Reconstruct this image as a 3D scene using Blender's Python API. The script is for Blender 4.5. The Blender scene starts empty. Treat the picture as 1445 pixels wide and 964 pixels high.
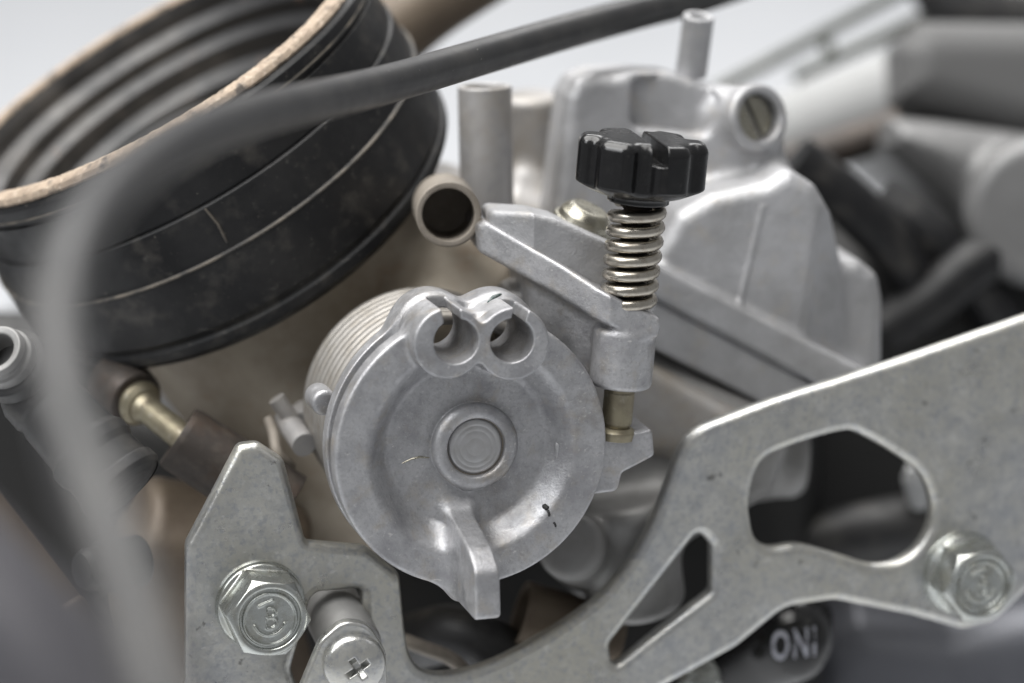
import bpy, math, random
import numpy as np
from mathutils import Matrix, Vector

random.seed(7)
np.random.seed(7)
SC = bpy.context.scene
COL = SC.collection
S = 0.001                       # everything below is laid out in millimetres

# ------------------------------------------------------------------ camera
PITCH = math.radians(20.0)      # the photographer looks down on the side of the machine
DIST = 400.0                    # mm from lens to the pulley
HEIGHT = 0.80                   # the pulley stands this high above the floor (m)
RGT = np.array([1.0, 0, 0])
FWD = np.array([0, math.cos(PITCH), -math.sin(PITCH)])
UPV = np.array([0, math.sin(PITCH), math.cos(PITCH)])
ROT = Matrix((RGT, FWD, UPV)).transposed()          # machine axes (right, away, up) -> world
cam_d = bpy.data.cameras.new("camera")
cam_d.sensor_width = 36.0
cam_d.lens = 99.66
cam_d.clip_start = 0.005
cam_d.clip_end = 60.0
cam_d.dof.use_dof = True
cam_d.dof.focus_distance = 0.399
cam_d.dof.aperture_fstop = 9.2
cam_o = bpy.data.objects.new("camera", cam_d)
COL.objects.link(cam_o)
cam_o.location = Vector(-FWD * DIST * S) + Vector((0, 0, HEIGHT))
cam_o.rotation_euler = (math.radians(90) - PITCH, 0, 0)
SC.camera = cam_o

# ------------------------------------------------------------------ world and lamps
world = bpy.data.worlds.new("World")
SC.world = world
world.use_nodes = True
world.node_tree.nodes["Background"].inputs[0].default_value = (0.98, 0.985, 1.0, 1)
world.node_tree.nodes["Background"].inputs[1].default_value = 0.30

def area(name, loc, target, size, size_y, power, color):
    d = bpy.data.lights.new(name, 'AREA')
    d.shape = 'RECTANGLE'; d.size = size; d.size_y = size_y; d.energy = power; d.color = color
    o = bpy.data.objects.new(name, d); COL.objects.link(o)
    o.location = loc
    o.rotation_euler = (Vector(target) - Vector(loc)).to_track_quat('-Z', 'Y').to_euler()
    return o
area("ceiling_lamp", (-0.45, 0.15, 2.2), (0, 0.1, HEIGHT), 1.8, 1.5, 60, (1.0, 0.985, 0.96))
area("left_fill_light", (-1.1, -0.7, 1.9), (0, 0, HEIGHT), 0.7, 0.9, 10, (0.96, 0.98, 1.0))  # added soft light from the left, no window there; livens the metal
area("floor_fill_light", (0.3, 3.0, 2.7), (0.0, 2.6, 0), 2.4, 1.6, 58, (1.0, 0.99, 0.98))  # added unseen fill light that brightens the floor behind the machine

SC.view_settings.view_transform = 'Standard'
SC.view_settings.look = 'None'
SC.view_settings.gamma = 1.0
SC.view_settings.use_curve_mapping = False
SC.view_settings.exposure = 0.0
SC.cycles.max_bounces = 6
SC.cycles.use_denoising = True

# ------------------------------------------------------------------ geometry helpers (mm)
def nrm(v):
    v = np.asarray(v, float); return v / np.linalg.norm(v)

def P(px, py, y=0.0):
    """point seen at photo position (px, py), y mm beyond the pulley"""
    k = 0.1 * (DIST + y) / DIST
    return np.array([(px - 722.5) * k, y, (482.0 - py) * k])

class Frame:
    """origin + axis n (towards the viewer or along a lathe axis); u right-ish, v up-ish"""
    def __init__(self, o, n, ref=(1, 0, 0)):
        self.o = np.asarray(o, float); self.n = nrm(n)
        r = np.asarray(ref, float)
        if abs(np.dot(nrm(r), self.n)) > 0.95: r = np.array([0, 0, 1.0])
        self.u = nrm(r - np.dot(r, self.n) * self.n)
        self.v = np.cross(self.n, self.u)
        self.M = np.array([self.u, self.v, self.n])     # rows
    def out(self, pts):
        return self.o + np.asarray(pts, float) @ self.M
    def pix(self, px, py, h=0.0):
        O = np.array([0, -DIST, 0.0]); d = P(px, py, 0) - O
        t = (h - np.dot(self.n, O - self.o)) / np.dot(self.n, d)
        q = (O + t * d - self.o) @ self.M.T
        return np.array([q[0], q[1]])
    def poly(self, pts, h=0.0):
        return [self.pix(x, y, h) for x, y in pts]

def fillet(pts, rad, n=6, closed=True):
    """round the corners of a polyline; rad is one radius or one for each point"""
    pts = [np.asarray(p, float) for p in pts]; N = len(pts)
    if not hasattr(rad, '__len__'): rad = [rad] * N
    out = []
    for i in range(N):
        p = pts[i]
        if not closed and i in (0, N - 1): out.append(p); continue
        a, b = pts[i - 1], pts[(i + 1) % N]
        da, db = a - p, b - p
        la, lb = np.linalg.norm(da), np.linalg.norm(db)
        da, db = da / la, db / lb
        ang = math.acos(max(-1, min(1, float(da @ db))))
        if rad[i] <= 0 or ang > math.pi - 0.05: out.append(p); continue
        t = min(rad[i] / math.tan(ang / 2), la * 0.48, lb * 0.48)
        p0, p1 = p + da * t, p + db * t
        for k in range(n + 1):
            s = k / n
            out.append((1 - s) ** 2 * p0 + 2 * s * (1 - s) * p + s * s * p1)
    return out

def spline(pts, n=8):
    """Catmull-Rom through the points (any dimension)"""
    p = [np.asarray(q, float) for q in pts]
    p = [2 * p[0] - p[1]] + p + [2 * p[-1] - p[-2]]
    out = []
    for i in range(1, len(p) - 2):
        for k in range(n):
            t = k / n
            out.append(0.5 * (2 * p[i] + (p[i + 1] - p[i - 1]) * t + (2 * p[i - 1] - 5 * p[i] + 4 * p[i + 1] - p[i + 2]) * t * t
                              + (3 * p[i] - p[i - 1] - 3 * p[i + 1] + p[i + 2]) * t ** 3))
    out.append(p[-2])
    return out

# ------------------------------------------------------------------ objects
def to_world(p):
    return Vector(ROT @ Vector(np.asarray(p, float) * S)) + Vector((0, 0, HEIGHT))

def tag(o, label, cat, group=None, kind=None):
    o["label"] = label
    if cat: o["category"] = cat
    if group: o["group"] = group
    if kind: o["kind"] = kind
    return o

ANCHOR = {}
def thing(name, label, cat, anchor, group=None):
    o = bpy.data.objects.new(name, None); COL.objects.link(o)
    o.empty_display_size = 0.005
    o.matrix_world = Matrix.Translation(to_world(anchor)) @ ROT.to_4x4()
    ANCHOR[o] = np.asarray(anchor, float)
    return tag(o, label, cat, group)

def make(name, verts, faces, mat, parent=None, anchor=None, smooth=True, sharp=35, normals=None):
    v = np.asarray(verts, float)
    if parent is not None:
        a = ANCHOR[parent]
    else:
        a = np.asarray(anchor if anchor is not None else v.mean(0), float)
    me = bpy.data.meshes.new(name)
    me.from_pydata(((v - a) * S).tolist(), [], faces if isinstance(faces, list) else faces.tolist())
    me.materials.append(mat)
    if smooth:
        me.polygons.foreach_set("use_smooth", [True] * len(me.polygons))
        if normals is not None:
            me.normals_split_custom_set_from_vertices(np.asarray(normals).tolist())
        elif sharp: me.set_sharp_from_angle(angle=math.radians(sharp))
    me.update()
    o = bpy.data.objects.new(name, me); COL.objects.link(o)
    ANCHOR[o] = a
    if parent is not None: o.parent = parent
    else: o.matrix_world = Matrix.Translation(to_world(a)) @ ROT.to_4x4()
    return o

def lathe_geo(profile, fr, segs=72, wobble=0.0):
    prof = [np.asarray(p, float) for p in profile]
    V, F = [], []; n = len(prof)
    for j in range(segs):
        a = 2 * math.pi * j / segs; c, s = math.cos(a), math.sin(a)
        for r, h in prof: V.append((r * c, r * s, h))
    for j in range(segs):
        k = (j + 1) % segs
        for i in range(n - 1):
            F.append((j * n + i, k * n + i, k * n + i + 1, j * n + i + 1))
    return fr.out(V), F

def lathe(name, profile, fr, mat, parent=None, segs=72, sharp=40, anchor=None):
    V, F = lathe_geo(profile, fr, segs)
    return make(name, V, F, mat, parent, anchor, sharp=sharp)

def tube_geo(path, radii, segs=24, caps=True):
    path = [np.asarray(p, float) for p in path]; N = len(path)
    if not hasattr(radii, '__len__'): radii = [radii] * N
    V, F = [], []
    t = nrm(path[1] - path[0]); ref = np.array([0, 0, 1.0]) if abs(t[2]) < 0.9 else np.array([1.0, 0, 0])
    u = nrm(np.cross(t, ref))
    for i in range(N):
        t = nrm(path[min(i + 1, N - 1)] - path[max(i - 1, 0)])
        u = nrm(u - (u @ t) * t); w = np.cross(t, u)
        for k in range(segs):
            a = 2 * math.pi * k / segs
            V.append(path[i] + radii[i] * (math.cos(a) * u + math.sin(a) * w))
    for i in range(N - 1):
        for k in range(segs):
            k2 = (k + 1) % segs
            F.append((i * segs + k, i * segs + k2, (i + 1) * segs + k2, (i + 1) * segs + k))
    if caps:
        F.append(tuple(range(segs - 1, -1, -1))); F.append(tuple((N - 1) * segs + k for k in range(segs)))
    return V, F

def tube(name, path, radii, mat, parent=None, segs=24, anchor=None, caps=True, sharp=50):
    V, F = tube_geo(path, radii, segs, caps)
    return make(name, V, F, mat, parent, anchor, sharp=sharp)

def plate(name, loops, fr, h0, h1, bevel, mat, parent=None, anchor=None):
    """flat sheet from outline + holes (mm in the frame), between heights h0 < h1, edges rounded"""
    cu = bpy.data.curves.new("tmp", 'CURVE'); cu.dimensions = '2D'; cu.fill_mode = 'BOTH'
    cu.extrude = (h1 - h0) / 2 - bevel; cu.bevel_depth = bevel; cu.bevel_resolution = 3; cu.offset = -bevel
    for lp in loops:
        sp = cu.splines.new('POLY'); sp.points.add(len(lp) - 1); sp.use_cyclic_u = True
        for q, p in zip(sp.points, lp): q.co = (p[0], p[1], 0, 1)
    ob = bpy.data.objects.new("tmp", cu); COL.objects.link(ob)
    dg = bpy.context.evaluated_depsgraph_get()
    me = bpy.data.meshes.new_from_object(ob.evaluated_get(dg))
    V = np.array([tuple(v.co) for v in me.vertices]); F = [tuple(p.vertices) for p in me.polygons]
    V[:, 2] += (h0 + h1) / 2
    bpy.data.objects.remove(ob); bpy.data.curves.remove(cu); bpy.data.meshes.remove(me)
    return make(name, fr.out(V), F, mat, parent, anchor, sharp=32)

# ---- signed distance modelling: castings with soft inner corners
def smin(a, b, k):
    h = np.maximum(k - np.abs(a - b), 0) / k
    return np.minimum(a, b) - h * h * k * 0.25
def smax(a, b, k): return -smin(-a, -b, k)
def circ(x, y, c, r): return np.hypot(x - c[0], y - c[1]) - r
def box2(x, y, c, hx, hy, ang=0.0):
    ca, sa = math.cos(ang), math.sin(ang)
    X, Y = (x - c[0]) * ca + (y - c[1]) * sa, -(x - c[0]) * sa + (y - c[1]) * ca
    dx, dy = np.abs(X) - hx, np.abs(Y) - hy
    return np.hypot(np.maximum(dx, 0), np.maximum(dy, 0)) + np.minimum(np.maximum(dx, dy), 0)
def extr(d2, z, z0, z1, r=0.0):
    a = d2 + r; b = np.abs(z - (z0 + z1) / 2) - (z1 - z0) / 2 + r
    return np.minimum(np.maximum(a, b), 0) + np.hypot(np.maximum(a, 0), np.maximum(b, 0)) - r
def polyd(x, y, pts):
    pts = [np.asarray(p, float) for p in pts]
    d = None; sgn = None; N = len(pts)
    for i in range(N):
        a, b = pts[i], pts[i - 1]; e = b - a
        wx, wy = x - a[0], y - a[1]
        t = np.clip((wx * e[0] + wy * e[1]) / (e @ e), 0, 1)
        q = (wx - e[0] * t) ** 2 + (wy - e[1] * t) ** 2
        c1 = y >= a[1]; c2 = y < b[1]; c3 = e[0] * wy > e[1] * wx
        flip = (c1 & c2 & c3) | (~c1 & ~c2 & ~c3)
        s = np.where(flip, -1.0, 1.0)
        d = q if d is None else np.minimum(d, q); sgn = s if sgn is None else sgn * s
    return sgn * np.sqrt(d)
def capsule(x, y, z, a, b, ra, rb=None):
    a, b = np.asarray(a, float), np.asarray(b, float); e = b - a; rb = ra if rb is None else rb
    t = np.clip(((x - a[0]) * e[0] + (y - a[1]) * e[1] + (z - a[2]) * e[2]) / (e @ e), 0, 1)
    return np.sqrt((x - a[0] - e[0] * t) ** 2 + (y - a[1] - e[1] * t) ** 2 + (z - a[2] - e[2] * t) ** 2) - (ra + (rb - ra) * t)
def cyl(x, y, z, a, b, r, rnd=0.0, r2=None):
    """flat-ended cylinder or cone between a and b"""
    a, b = np.asarray(a, float), np.asarray(b, float); L = np.linalg.norm(b - a); e = (b - a) / L
    s = (x - a[0]) * e[0] + (y - a[1]) * e[1] + (z - a[2]) * e[2]
    q = np.sqrt(np.maximum((x - a[0]) ** 2 + (y - a[1]) ** 2 + (z - a[2]) ** 2 - s * s, 0))
    rr = r if r2 is None else r + (r2 - r) * np.clip(s / L, 0, 1)
    return extr(q - rr, s, 0, L, rnd)

def sdf(fn, lo, hi, h):
    """surface of fn = 0 (surface nets), verts pushed onto it, normals from its gradient"""
    lo, hi = np.asarray(lo, float), np.asarray(hi, float)
    n = np.ceil((hi - lo) / h).astype(int) + 1
    ax = [(lo[i] + h * np.arange(n[i])) for i in range(3)]
    X, Y, Z = ax[0][:, None, None], ax[1][None, :, None], ax[2][None, None, :]
    Fv = np.broadcast_to(fn(X, Y, Z), tuple(n)).astype(np.float32)
    ins = Fv < 0
    cnt = np.zeros(tuple(n - 1), np.int8)
    corners = [(i, j, k) for i in (0, 1) for j in (0, 1) for k in (0, 1)]
    sl = lambda A, c: A[c[0]:n[0] - 1 + c[0], c[1]:n[1] - 1 + c[1], c[2]:n[2] - 1 + c[2]]
    for c in corners: cnt += sl(ins, c)
    act = (cnt > 0) & (cnt < 8)
    ii = np.argwhere(act); m = len(ii)
    idx = np.full(act.shape, -1, np.int64); idx[act] = np.arange(m)
    acc = np.zeros((m, 3)); num = np.zeros(m)
    for c in corners:
        for a in range(3):
            if c[a]: continue
            d = list(c); d[a] = 1
            f0 = Fv[ii[:, 0] + c[0], ii[:, 1] + c[1], ii[:, 2] + c[2]]; f1 = Fv[ii[:, 0] + d[0], ii[:, 1] + d[1], ii[:, 2] + d[2]]
            x = (f0 < 0) != (f1 < 0)
            t = np.where(x, f0 / np.where(f0 == f1, 1, f0 - f1), 0)
            p = np.tile(np.array(c, float), (m, 1)); p[:, a] = t
            acc += p * x[:, None]; num += x
    V = lo + h * (ii + acc / num[:, None])
    quads = []
    for a in range(3):
        b, c = (a + 1) % 3, (a + 2) % 3
        s0 = [slice(None)] * 3; s1 = [slice(None)] * 3
        s0[a] = slice(0, -1); s1[a] = slice(1, None)
        A, B = ins[tuple(s0)], ins[tuple(s1)]
        e = np.argwhere(A != B)
        e = e[(e[:, b] > 0) & (e[:, c] > 0) & (e[:, b] < n[b] - 1) & (e[:, c] < n[c] - 1)]
        def cell(db, dc):
            q = e.copy(); q[:, b] += db; q[:, c] += dc
            return idx[q[:, 0], q[:, 1], q[:, 2]]
        q = np.stack([cell(-1, -1), cell(0, -1), cell(0, 0), cell(-1, 0)], 1)
        out = A[tuple(e.T)]
        q[~out] = q[~out][:, ::-1]
        quads.append(q)
    Q = np.concatenate(quads)
    eps = h * 0.35
    def grad(V):
        g = np.zeros_like(V)
        for a in range(3):
            d = np.zeros(3); d[a] = eps
            p, q = V + d, V - d
            g[:, a] = (fn(p[:, 0], p[:, 1], p[:, 2]) - fn(q[:, 0], q[:, 1], q[:, 2])) / (2 * eps)
        return g
    for _ in range(2):
        g = grad(V); l2 = np.maximum((g * g).sum(1), 0.05)
        step = (fn(V[:, 0], V[:, 1], V[:, 2]) / l2)[:, None] * g
        ln = np.linalg.norm(step, axis=1, keepdims=True)
        V = V - step * np.minimum(1, 0.5 * h / np.maximum(ln, 1e-9))
    g = grad(V); g /= np.maximum(np.linalg.norm(g, axis=1, keepdims=True), 1e-9)
    return V, Q, g

def casting(fn, lo, hi, h, fr, mat, parent, regions, default):
    """one casting split into parts: regions = [(name, test(x,y,z) -> bool, material or None)]"""
    V, Q, N = sdf(fn, lo, hi, h)
    c = V[Q].mean(1)
    lab = np.zeros(len(Q), int)
    for i, (nm, test, _) in enumerate(regions):
        lab[(lab == 0) & test(c[:, 0], c[:, 1], c[:, 2])] = i + 1
    Wv = fr.out(V); Wn = N @ fr.M
    res = {}
    for i, (nm, m2) in enumerate([(default, None)] + [(r[0], r[2]) for r in regions]):
        q = Q[lab == i]
        if not len(q): continue
        used, inv = np.unique(q, return_inverse=True)
        res[nm] = make(nm, Wv[used], inv.reshape(q.shape), m2 or mat, parent, normals=Wn[used])
    return res

# ------------------------------------------------------------------ materials
def material(name, base, metal=0.0, rough=0.5, layers=(), bump=None, bump2=None, rvar=0.0, spec=0.5, coat=0.0, rscale=0.4):
    """layers: (colour, noise scale per mm, lo, hi, amount[, stretch xyz]) mixed over the base in turn"""
    m = bpy.data.materials.new(name); m.use_nodes = True
    nt = m.node_tree; N = nt.nodes; L = nt.links
    bs = N["Principled BSDF"]
    tc = N.new("ShaderNodeTexCoord")
    sc = N.new("ShaderNodeVectorMath"); sc.operation = 'SCALE'; sc.inputs[3].default_value = 1000.0
    L.new(tc.outputs["Object"], sc.inputs[0])
    def noise(scale, detail=5, rg=0.55, stretch=None, seed=0.0, dist=0.0):
        mp = N.new("ShaderNodeMapping"); mp.inputs[1].default_value = (seed, seed * 0.7, seed * 1.3)
        if stretch: mp.inputs[3].default_value = stretch
        L.new(sc.outputs[0], mp.inputs[0])
        t = N.new("ShaderNodeTexNoise"); t.inputs["Scale"].default_value = scale
        t.inputs["Detail"].default_value = detail; t.inputs["Roughness"].default_value = rg
        t.inputs["Distortion"].default_value = dist
        L.new(mp.outputs[0], t.inputs["Vector"])
        return t.outputs[0]
    def rng(sock, lo, hi, a, b):
        r = N.new("ShaderNodeMapRange"); r.inputs[1].default_value = lo; r.inputs[2].default_value = hi
        r.inputs[3].default_value = a; r.inputs[4].default_value = b
        L.new(sock, r.inputs[0]); return r.outputs[0]
    col = None
    prev = (*base, 1)
    for i, ly in enumerate(layers):
        c, s, lo, hi, amt = ly[:5]
        st = ly[5] if len(ly) > 5 else None
        f = rng(noise(s, 6, 0.6, st, 13.7 * (i + 1)), lo, hi, 0, amt)
        mx = N.new("ShaderNodeMix"); mx.data_type = 'RGBA'
        L.new(f, mx.inputs[0])
        if col is None: mx.inputs[6].default_value = prev
        else: L.new(col, mx.inputs[6])
        mx.inputs[7].default_value = (*c, 1)
        col = mx.outputs[2]
    if col is None: bs.inputs["Base Color"].default_value = prev
    else: L.new(col, bs.inputs["Base Color"])
    bs.inputs["Metallic"].default_value = metal
    bs.inputs["Specular IOR Level"].default_value = spec
    bs.inputs["Coat Weight"].default_value = coat
    if rvar: L.new(rng(noise(rscale, 6, 0.65, None, 4.1), 0.3, 0.7, rough - rvar, rough + rvar), bs.inputs["Roughness"])
    else: bs.inputs["Roughness"].default_value = rough
    nsock = None
    for bp in (bump, bump2):
        if not bp: continue
        s, strength, dist = bp[:3]
        b = N.new("ShaderNodeBump"); b.inputs["Strength"].default_value = strength; b.inputs["Distance"].default_value = dist * S
        L.new(noise(s, 4, 0.6, bp[3] if len(bp) > 3 else None, 2.2), b.inputs["Height"])
        if nsock: L.new(nsock, b.inputs["Normal"])
        nsock = b.outputs[0]
    if nsock: L.new(nsock, bs.inputs["Normal"])
    return m

M = {}
M['alu'] = material("cast_aluminium", (0.475, 0.476, 0.488), 0.74, 0.49,
    [((0.31, 0.31, 0.325), 0.20, 0.42, 0.66, 0.85), ((0.24, 0.215, 0.18), 0.11, 0.56, 0.76, 0.6), ((0.40, 0.35, 0.28), 0.30, 0.54, 0.76, 0.6), ((0.66, 0.65, 0.64), 2.0, 0.60, 0.72, 0.6), ((0.26, 0.26, 0.27), 2.0, 0.50, 0.66, 0.38), ((0.66, 0.65, 0.64), 1.2, 0.655, 0.70, 0.7, (0.25, 2.2, 1)),
     ((0.10, 0.10, 0.11), 0.55, 0.715, 0.76, 0.75)],
    bump=(3.4, 0.45, 0.12), bump2=(0.5, 0.25, 0.4), rvar=0.12)
M['alu_dusty'] = material("dusty_cast_aluminium", (0.40, 0.39, 0.385), 0.45, 0.50,
    [((0.32, 0.285, 0.235), 0.10, 0.42, 0.66, 0.75), ((0.30, 0.30, 0.31), 0.5, 0.5, 0.75, 0.6), ((0.55, 0.53, 0.5), 1.4, 0.62, 0.76, 0.5)],
    bump=(2.5, 0.18, 0.12), rvar=0.1)
M['alu_cover'] = material("painted_cast_cover", (0.45, 0.452, 0.465), 0.6, 0.54,
    [((0.34, 0.34, 0.345), 0.13, 0.4, 0.66, 0.85), ((0.46, 0.42, 0.36), 0.22, 0.55, 0.76, 0.55), ((0.13, 0.13, 0.13), 0.5, 0.70, 0.75, 0.6), ((0.62, 0.62, 0.61), 1.5, 0.62, 0.74, 0.5)],
    bump=(2.4, 0.4, 0.12), bump2=(0.3, 0.35, 0.6), rvar=0.1)
M['chamber'] = material("grey_chamber_casting", (0.29, 0.288, 0.283), 0.35, 0.5, [((0.20, 0.195, 0.19), 0.1, 0.4, 0.66, 0.85)], bump=(1.5, 0.2, 0.15))
M['bore'] = material("dusty_brown_casting", (0.38, 0.335, 0.27), 0.25, 0.55,
    [((0.26, 0.22, 0.17), 0.07, 0.4, 0.62, 0.9), ((0.40, 0.355, 0.29), 0.3, 0.52, 0.75, 0.7), ((0.23, 0.14, 0.08), 0.14, 0.6, 0.75, 0.5)],
    bump=(1.8, 0.2, 0.15), rvar=0.08)
M['tan'] = material("dusty_tan_metal", (0.27, 0.24, 0.205), 0.2, 0.6,
    [((0.19, 0.165, 0.135), 0.3, 0.4, 0.7, 0.8), ((0.36, 0.315, 0.26), 0.9, 0.55, 0.75, 0.6)], bump=(2.5, 0.2, 0.12))
M['zinc'] = material("zinc_plated_steel", (0.60, 0.60, 0.58), 0.88, 0.36,
    [((0.44, 0.455, 0.475), 0.34, 0.40, 0.62, 0.8), ((0.52, 0.505, 0.44), 0.025, 0.38, 0.58, 0.8), ((0.68, 0.68, 0.66), 0.55, 0.55, 0.70, 0.6), ((0.38, 0.395, 0.42), 1.2, 0.50, 0.66, 0.7),
     ((0.10, 0.095, 0.085), 0.42, 0.655, 0.71, 0.65), ((0.72, 0.71, 0.69), 1.1, 0.66, 0.70, 0.6, (0.2, 2.0, 1))],
    bump=(2.0, 0.22, 0.10), bump2=(0.25, 0.2, 0.5), rvar=0.13, rscale=0.15)
M['bolt'] = material("plated_bolt", (0.50, 0.52, 0.50), 0.95, 0.26,
    [((0.36, 0.35, 0.29), 0.5, 0.45, 0.7, 0.7), ((0.20, 0.20, 0.18), 1.2, 0.62, 0.75, 0.6)], bump=(2.0, 0.10, 0.08), rvar=0.1)
M['steel'] = material("spring_steel", (0.47, 0.44, 0.385), 1.0, 0.30,
    [((0.30, 0.26, 0.21), 0.8, 0.48, 0.7, 0.7)], bump=(2.0, 0.06, 0.06), rvar=0.08)
M['coil'] = material("pale_spring_wire", (0.31, 0.295, 0.275), 0.5, 0.48, [((0.24, 0.215, 0.18), 0.4, 0.45, 0.7, 0.7)], rvar=0.08)
M['screw'] = material("old_screw", (0.36, 0.345, 0.29), 0.85, 0.30, [((0.25, 0.23, 0.17), 0.5, 0.45, 0.7, 0.7)], bump=(2, 0.12, 0.08), rvar=0.1)
M['brass'] = material("dirty_brass", (0.31, 0.28, 0.20), 0.8, 0.44, [((0.22, 0.19, 0.14), 0.45, 0.42, 0.68, 0.8), ((0.42, 0.40, 0.35), 0.9, 0.55, 0.75, 0.6)], bump=(2, 0.12, 0.08), rvar=0.1)
M['plastic'] = material("black_plastic", (0.007, 0.007, 0.0075), 0.0, 0.2,
    [((0.03, 0.028, 0.026), 0.5, 0.55, 0.75, 0.5), ((0.22, 0.21, 0.19), 2.6, 0.68, 0.74, 0.6)], bump=(2.5, 0.10, 0.08), rvar=0.12)
M['rubber'] = material("black_rubber", (0.009, 0.0092, 0.0102), 0.0, 0.46,
    [((0.026, 0.0255, 0.0255), 0.07, 0.45, 0.68, 0.8), ((0.10, 0.092, 0.08), 0.22, 0.54, 0.78, 0.5), ((0.24, 0.22, 0.19), 1.6, 0.66, 0.74, 0.6), ((0.16, 0.15, 0.135), 0.5, 0.64, 0.70, 0.25, (0.3, 1.5, 1))],
    bump=(1.6, 0.14, 0.1), rvar=0.1, spec=0.35)
M['lip'] = material("dusty_rubber_lip", (0.36, 0.285, 0.215), 0.0, 0.75,
    [((0.25, 0.19, 0.145), 0.4, 0.45, 0.7, 0.8), ((0.55, 0.46, 0.37), 1.2, 0.52, 0.72, 0.7), ((0.05, 0.045, 0.042), 0.30, 0.54, 0.66, 0.85)],
    bump=(2.0, 0.5, 0.25))
M['inner'] = material("dusty_boot_lining", (0.020, 0.020, 0.021), 0.0, 0.42,
    [((0.10, 0.092, 0.085), 0.05, 0.45, 0.65, 0.8, (1, 1, 1)), ((0.16, 0.10, 0.07), 0.25, 0.62, 0.75, 0.6)], bump=(1, 0.15, 0.2), rvar=0.1)
M['seam'] = material("tan_seam", (0.14, 0.122, 0.10), 0.0, 0.6, [((0.03, 0.029, 0.028), 0.22, 0.42, 0.62, 0.95)])
M['cable'] = material("grey_black_cable_sleeve", (0.024, 0.024, 0.025), 0.0, 0.38,
    [((0.055, 0.053, 0.05), 0.12, 0.45, 0.7, 0.7), ((0.5, 0.49, 0.46), 1.3, 0.70, 0.725, 0.9)], bump=(2, 0.06, 0.06), rvar=0.06)
M['hose'] = material("dusty_rubber_hose", (0.018, 0.018, 0.019), 0.0, 0.5,
    [((0.075, 0.07, 0.062), 0.16, 0.48, 0.75, 0.7), ((0.02, 0.02, 0.02), 0.5, 0.6, 0.75, 0.7)], bump=(1.5, 0.2, 0.15), rvar=0.1)
M['rust'] = material("rusty_brown_steel", (0.050, 0.042, 0.037), 0.3, 0.55,
    [((0.085, 0.055, 0.038), 0.16, 0.5, 0.7, 0.7), ((0.10, 0.085, 0.07), 0.5, 0.5, 0.75, 0.6)], bump=(1.8, 0.25, 0.15), rvar=0.1)
M['dark'] = material("oily_black_engine_paint", (0.007, 0.007, 0.007), 0.0, 0.5, [((0.018, 0.017, 0.016), 0.06, 0.45, 0.7, 0.7)], bump=(0.5, 0.2, 0.4))
M['grey'] = material("grey_engine_paint", (0.17, 0.17, 0.17), 0.3, 0.42, [((0.12, 0.12, 0.12), 0.05, 0.4, 0.65, 0.8)], bump=(0.8, 0.1, 0.2))
M['grey_light'] = material("light_grey_engine_paint", (0.36, 0.355, 0.35), 0.3, 0.34, [((0.26, 0.26, 0.26), 0.04, 0.4, 0.65, 0.7)])
M['white'] = material("pale_enamel", (0.34, 0.345, 0.345), 0.0, 0.8, [((0.29, 0.29, 0.29), 0.05, 0.4, 0.65, 0.7)])
M['olive'] = material("olive_painted_steel", (0.07, 0.075, 0.065), 0.3, 0.5, [((0.2, 0.2, 0.18), 0.2, 0.45, 0.7, 0.7)])
M['blue_grey'] = material("blue_grey_case", (0.15, 0.155, 0.175), 0.3, 0.36, [((0.08, 0.085, 0.10), 0.03, 0.4, 0.65, 0.8)])
M['letter'] = material("white_paint_lettering", (0.50, 0.51, 0.57), 0.0, 0.55, [((0.16, 0.16, 0.18), 0.9, 0.45, 0.68, 0.8)])
M['brown'] = material("dusty_brown_metal", (0.17, 0.135, 0.10), 0.2, 0.55, [((0.10, 0.075, 0.055), 0.1, 0.4, 0.65, 0.8)])
M['floor'] = material("white_painted_floor", (0.78, 0.80, 0.83), 0.0, 0.6, [((0.68, 0.70, 0.73), 0.004, 0.4, 0.65, 0.8), ((0.82, 0.83, 0.84), 0.02, 0.45, 0.7, 0.6)])

# ------------------------------------------------------------------ the setting
def floor():
    me = bpy.data.meshes.new("floor")
    me.from_pydata([(-12, -6, 0), (12, -6, 0), (12, 18, 0), (-12, 18, 0)], [], [(0, 1, 2, 3)])
    me.materials.append(M['floor'])
    o = bpy.data.objects.new("floor", me); COL.objects.link(o)
    o["kind"] = "structure"; o["label"] = "pale grey floor far behind the machine"
floor()

NV = nrm((0.28, -0.937, -0.205))       # the side of the machine faces this way

# ------------------------------------------------------------------ carburetor
BA = nrm((-0.48, -0.32, 0.82))       # bore axis, out through the rubber boot
BC = P(212, 100, 41)                   # centre of the boot's mouth
carb = thing("carburetor", "dusty cast aluminium carburetor with boxy cover behind the round pulley", "carburetor", P(760, 520, 40))
CAMF = Frame((0, 0, 0), (0, -1, 0))    # u right, v up, n towards the viewer

def bore_fn(x, y, z):
    C1 = P(340, 300, 49); a = (C1 + BA * 4) @ CAMF.M.T; b = (C1 - BA * 54) @ CAMF.M.T
    d = cyl(x, y, z, a, b, 27.5, 3.0, 23.0)
    d = smin(d, cyl(x, y, z, a, (C1 - BA * 5) @ CAMF.M.T, 31.5, 2.5), 4)
    q0 = (P(667, 627, 0) - NV * 14) @ CAMF.M.T; q1 = (P(667, 627, 0) - NV * 46) @ CAMF.M.T
    d = smin(d, cyl(x, y, z, q0, q1, 12.0, 1.5), 3)                       # shaft boss behind the spring
    d = smin(d, capsule(x, y, z, P(560, 330, 42) @ CAMF.M.T, P(700, 420, 40) @ CAMF.M.T, 10, 12), 8)
    return d
casting(bore_fn, (-75, -65, -95), (25, 48, -4), 0.75, CAMF, M['bore'], carb, [], "bore")

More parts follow.
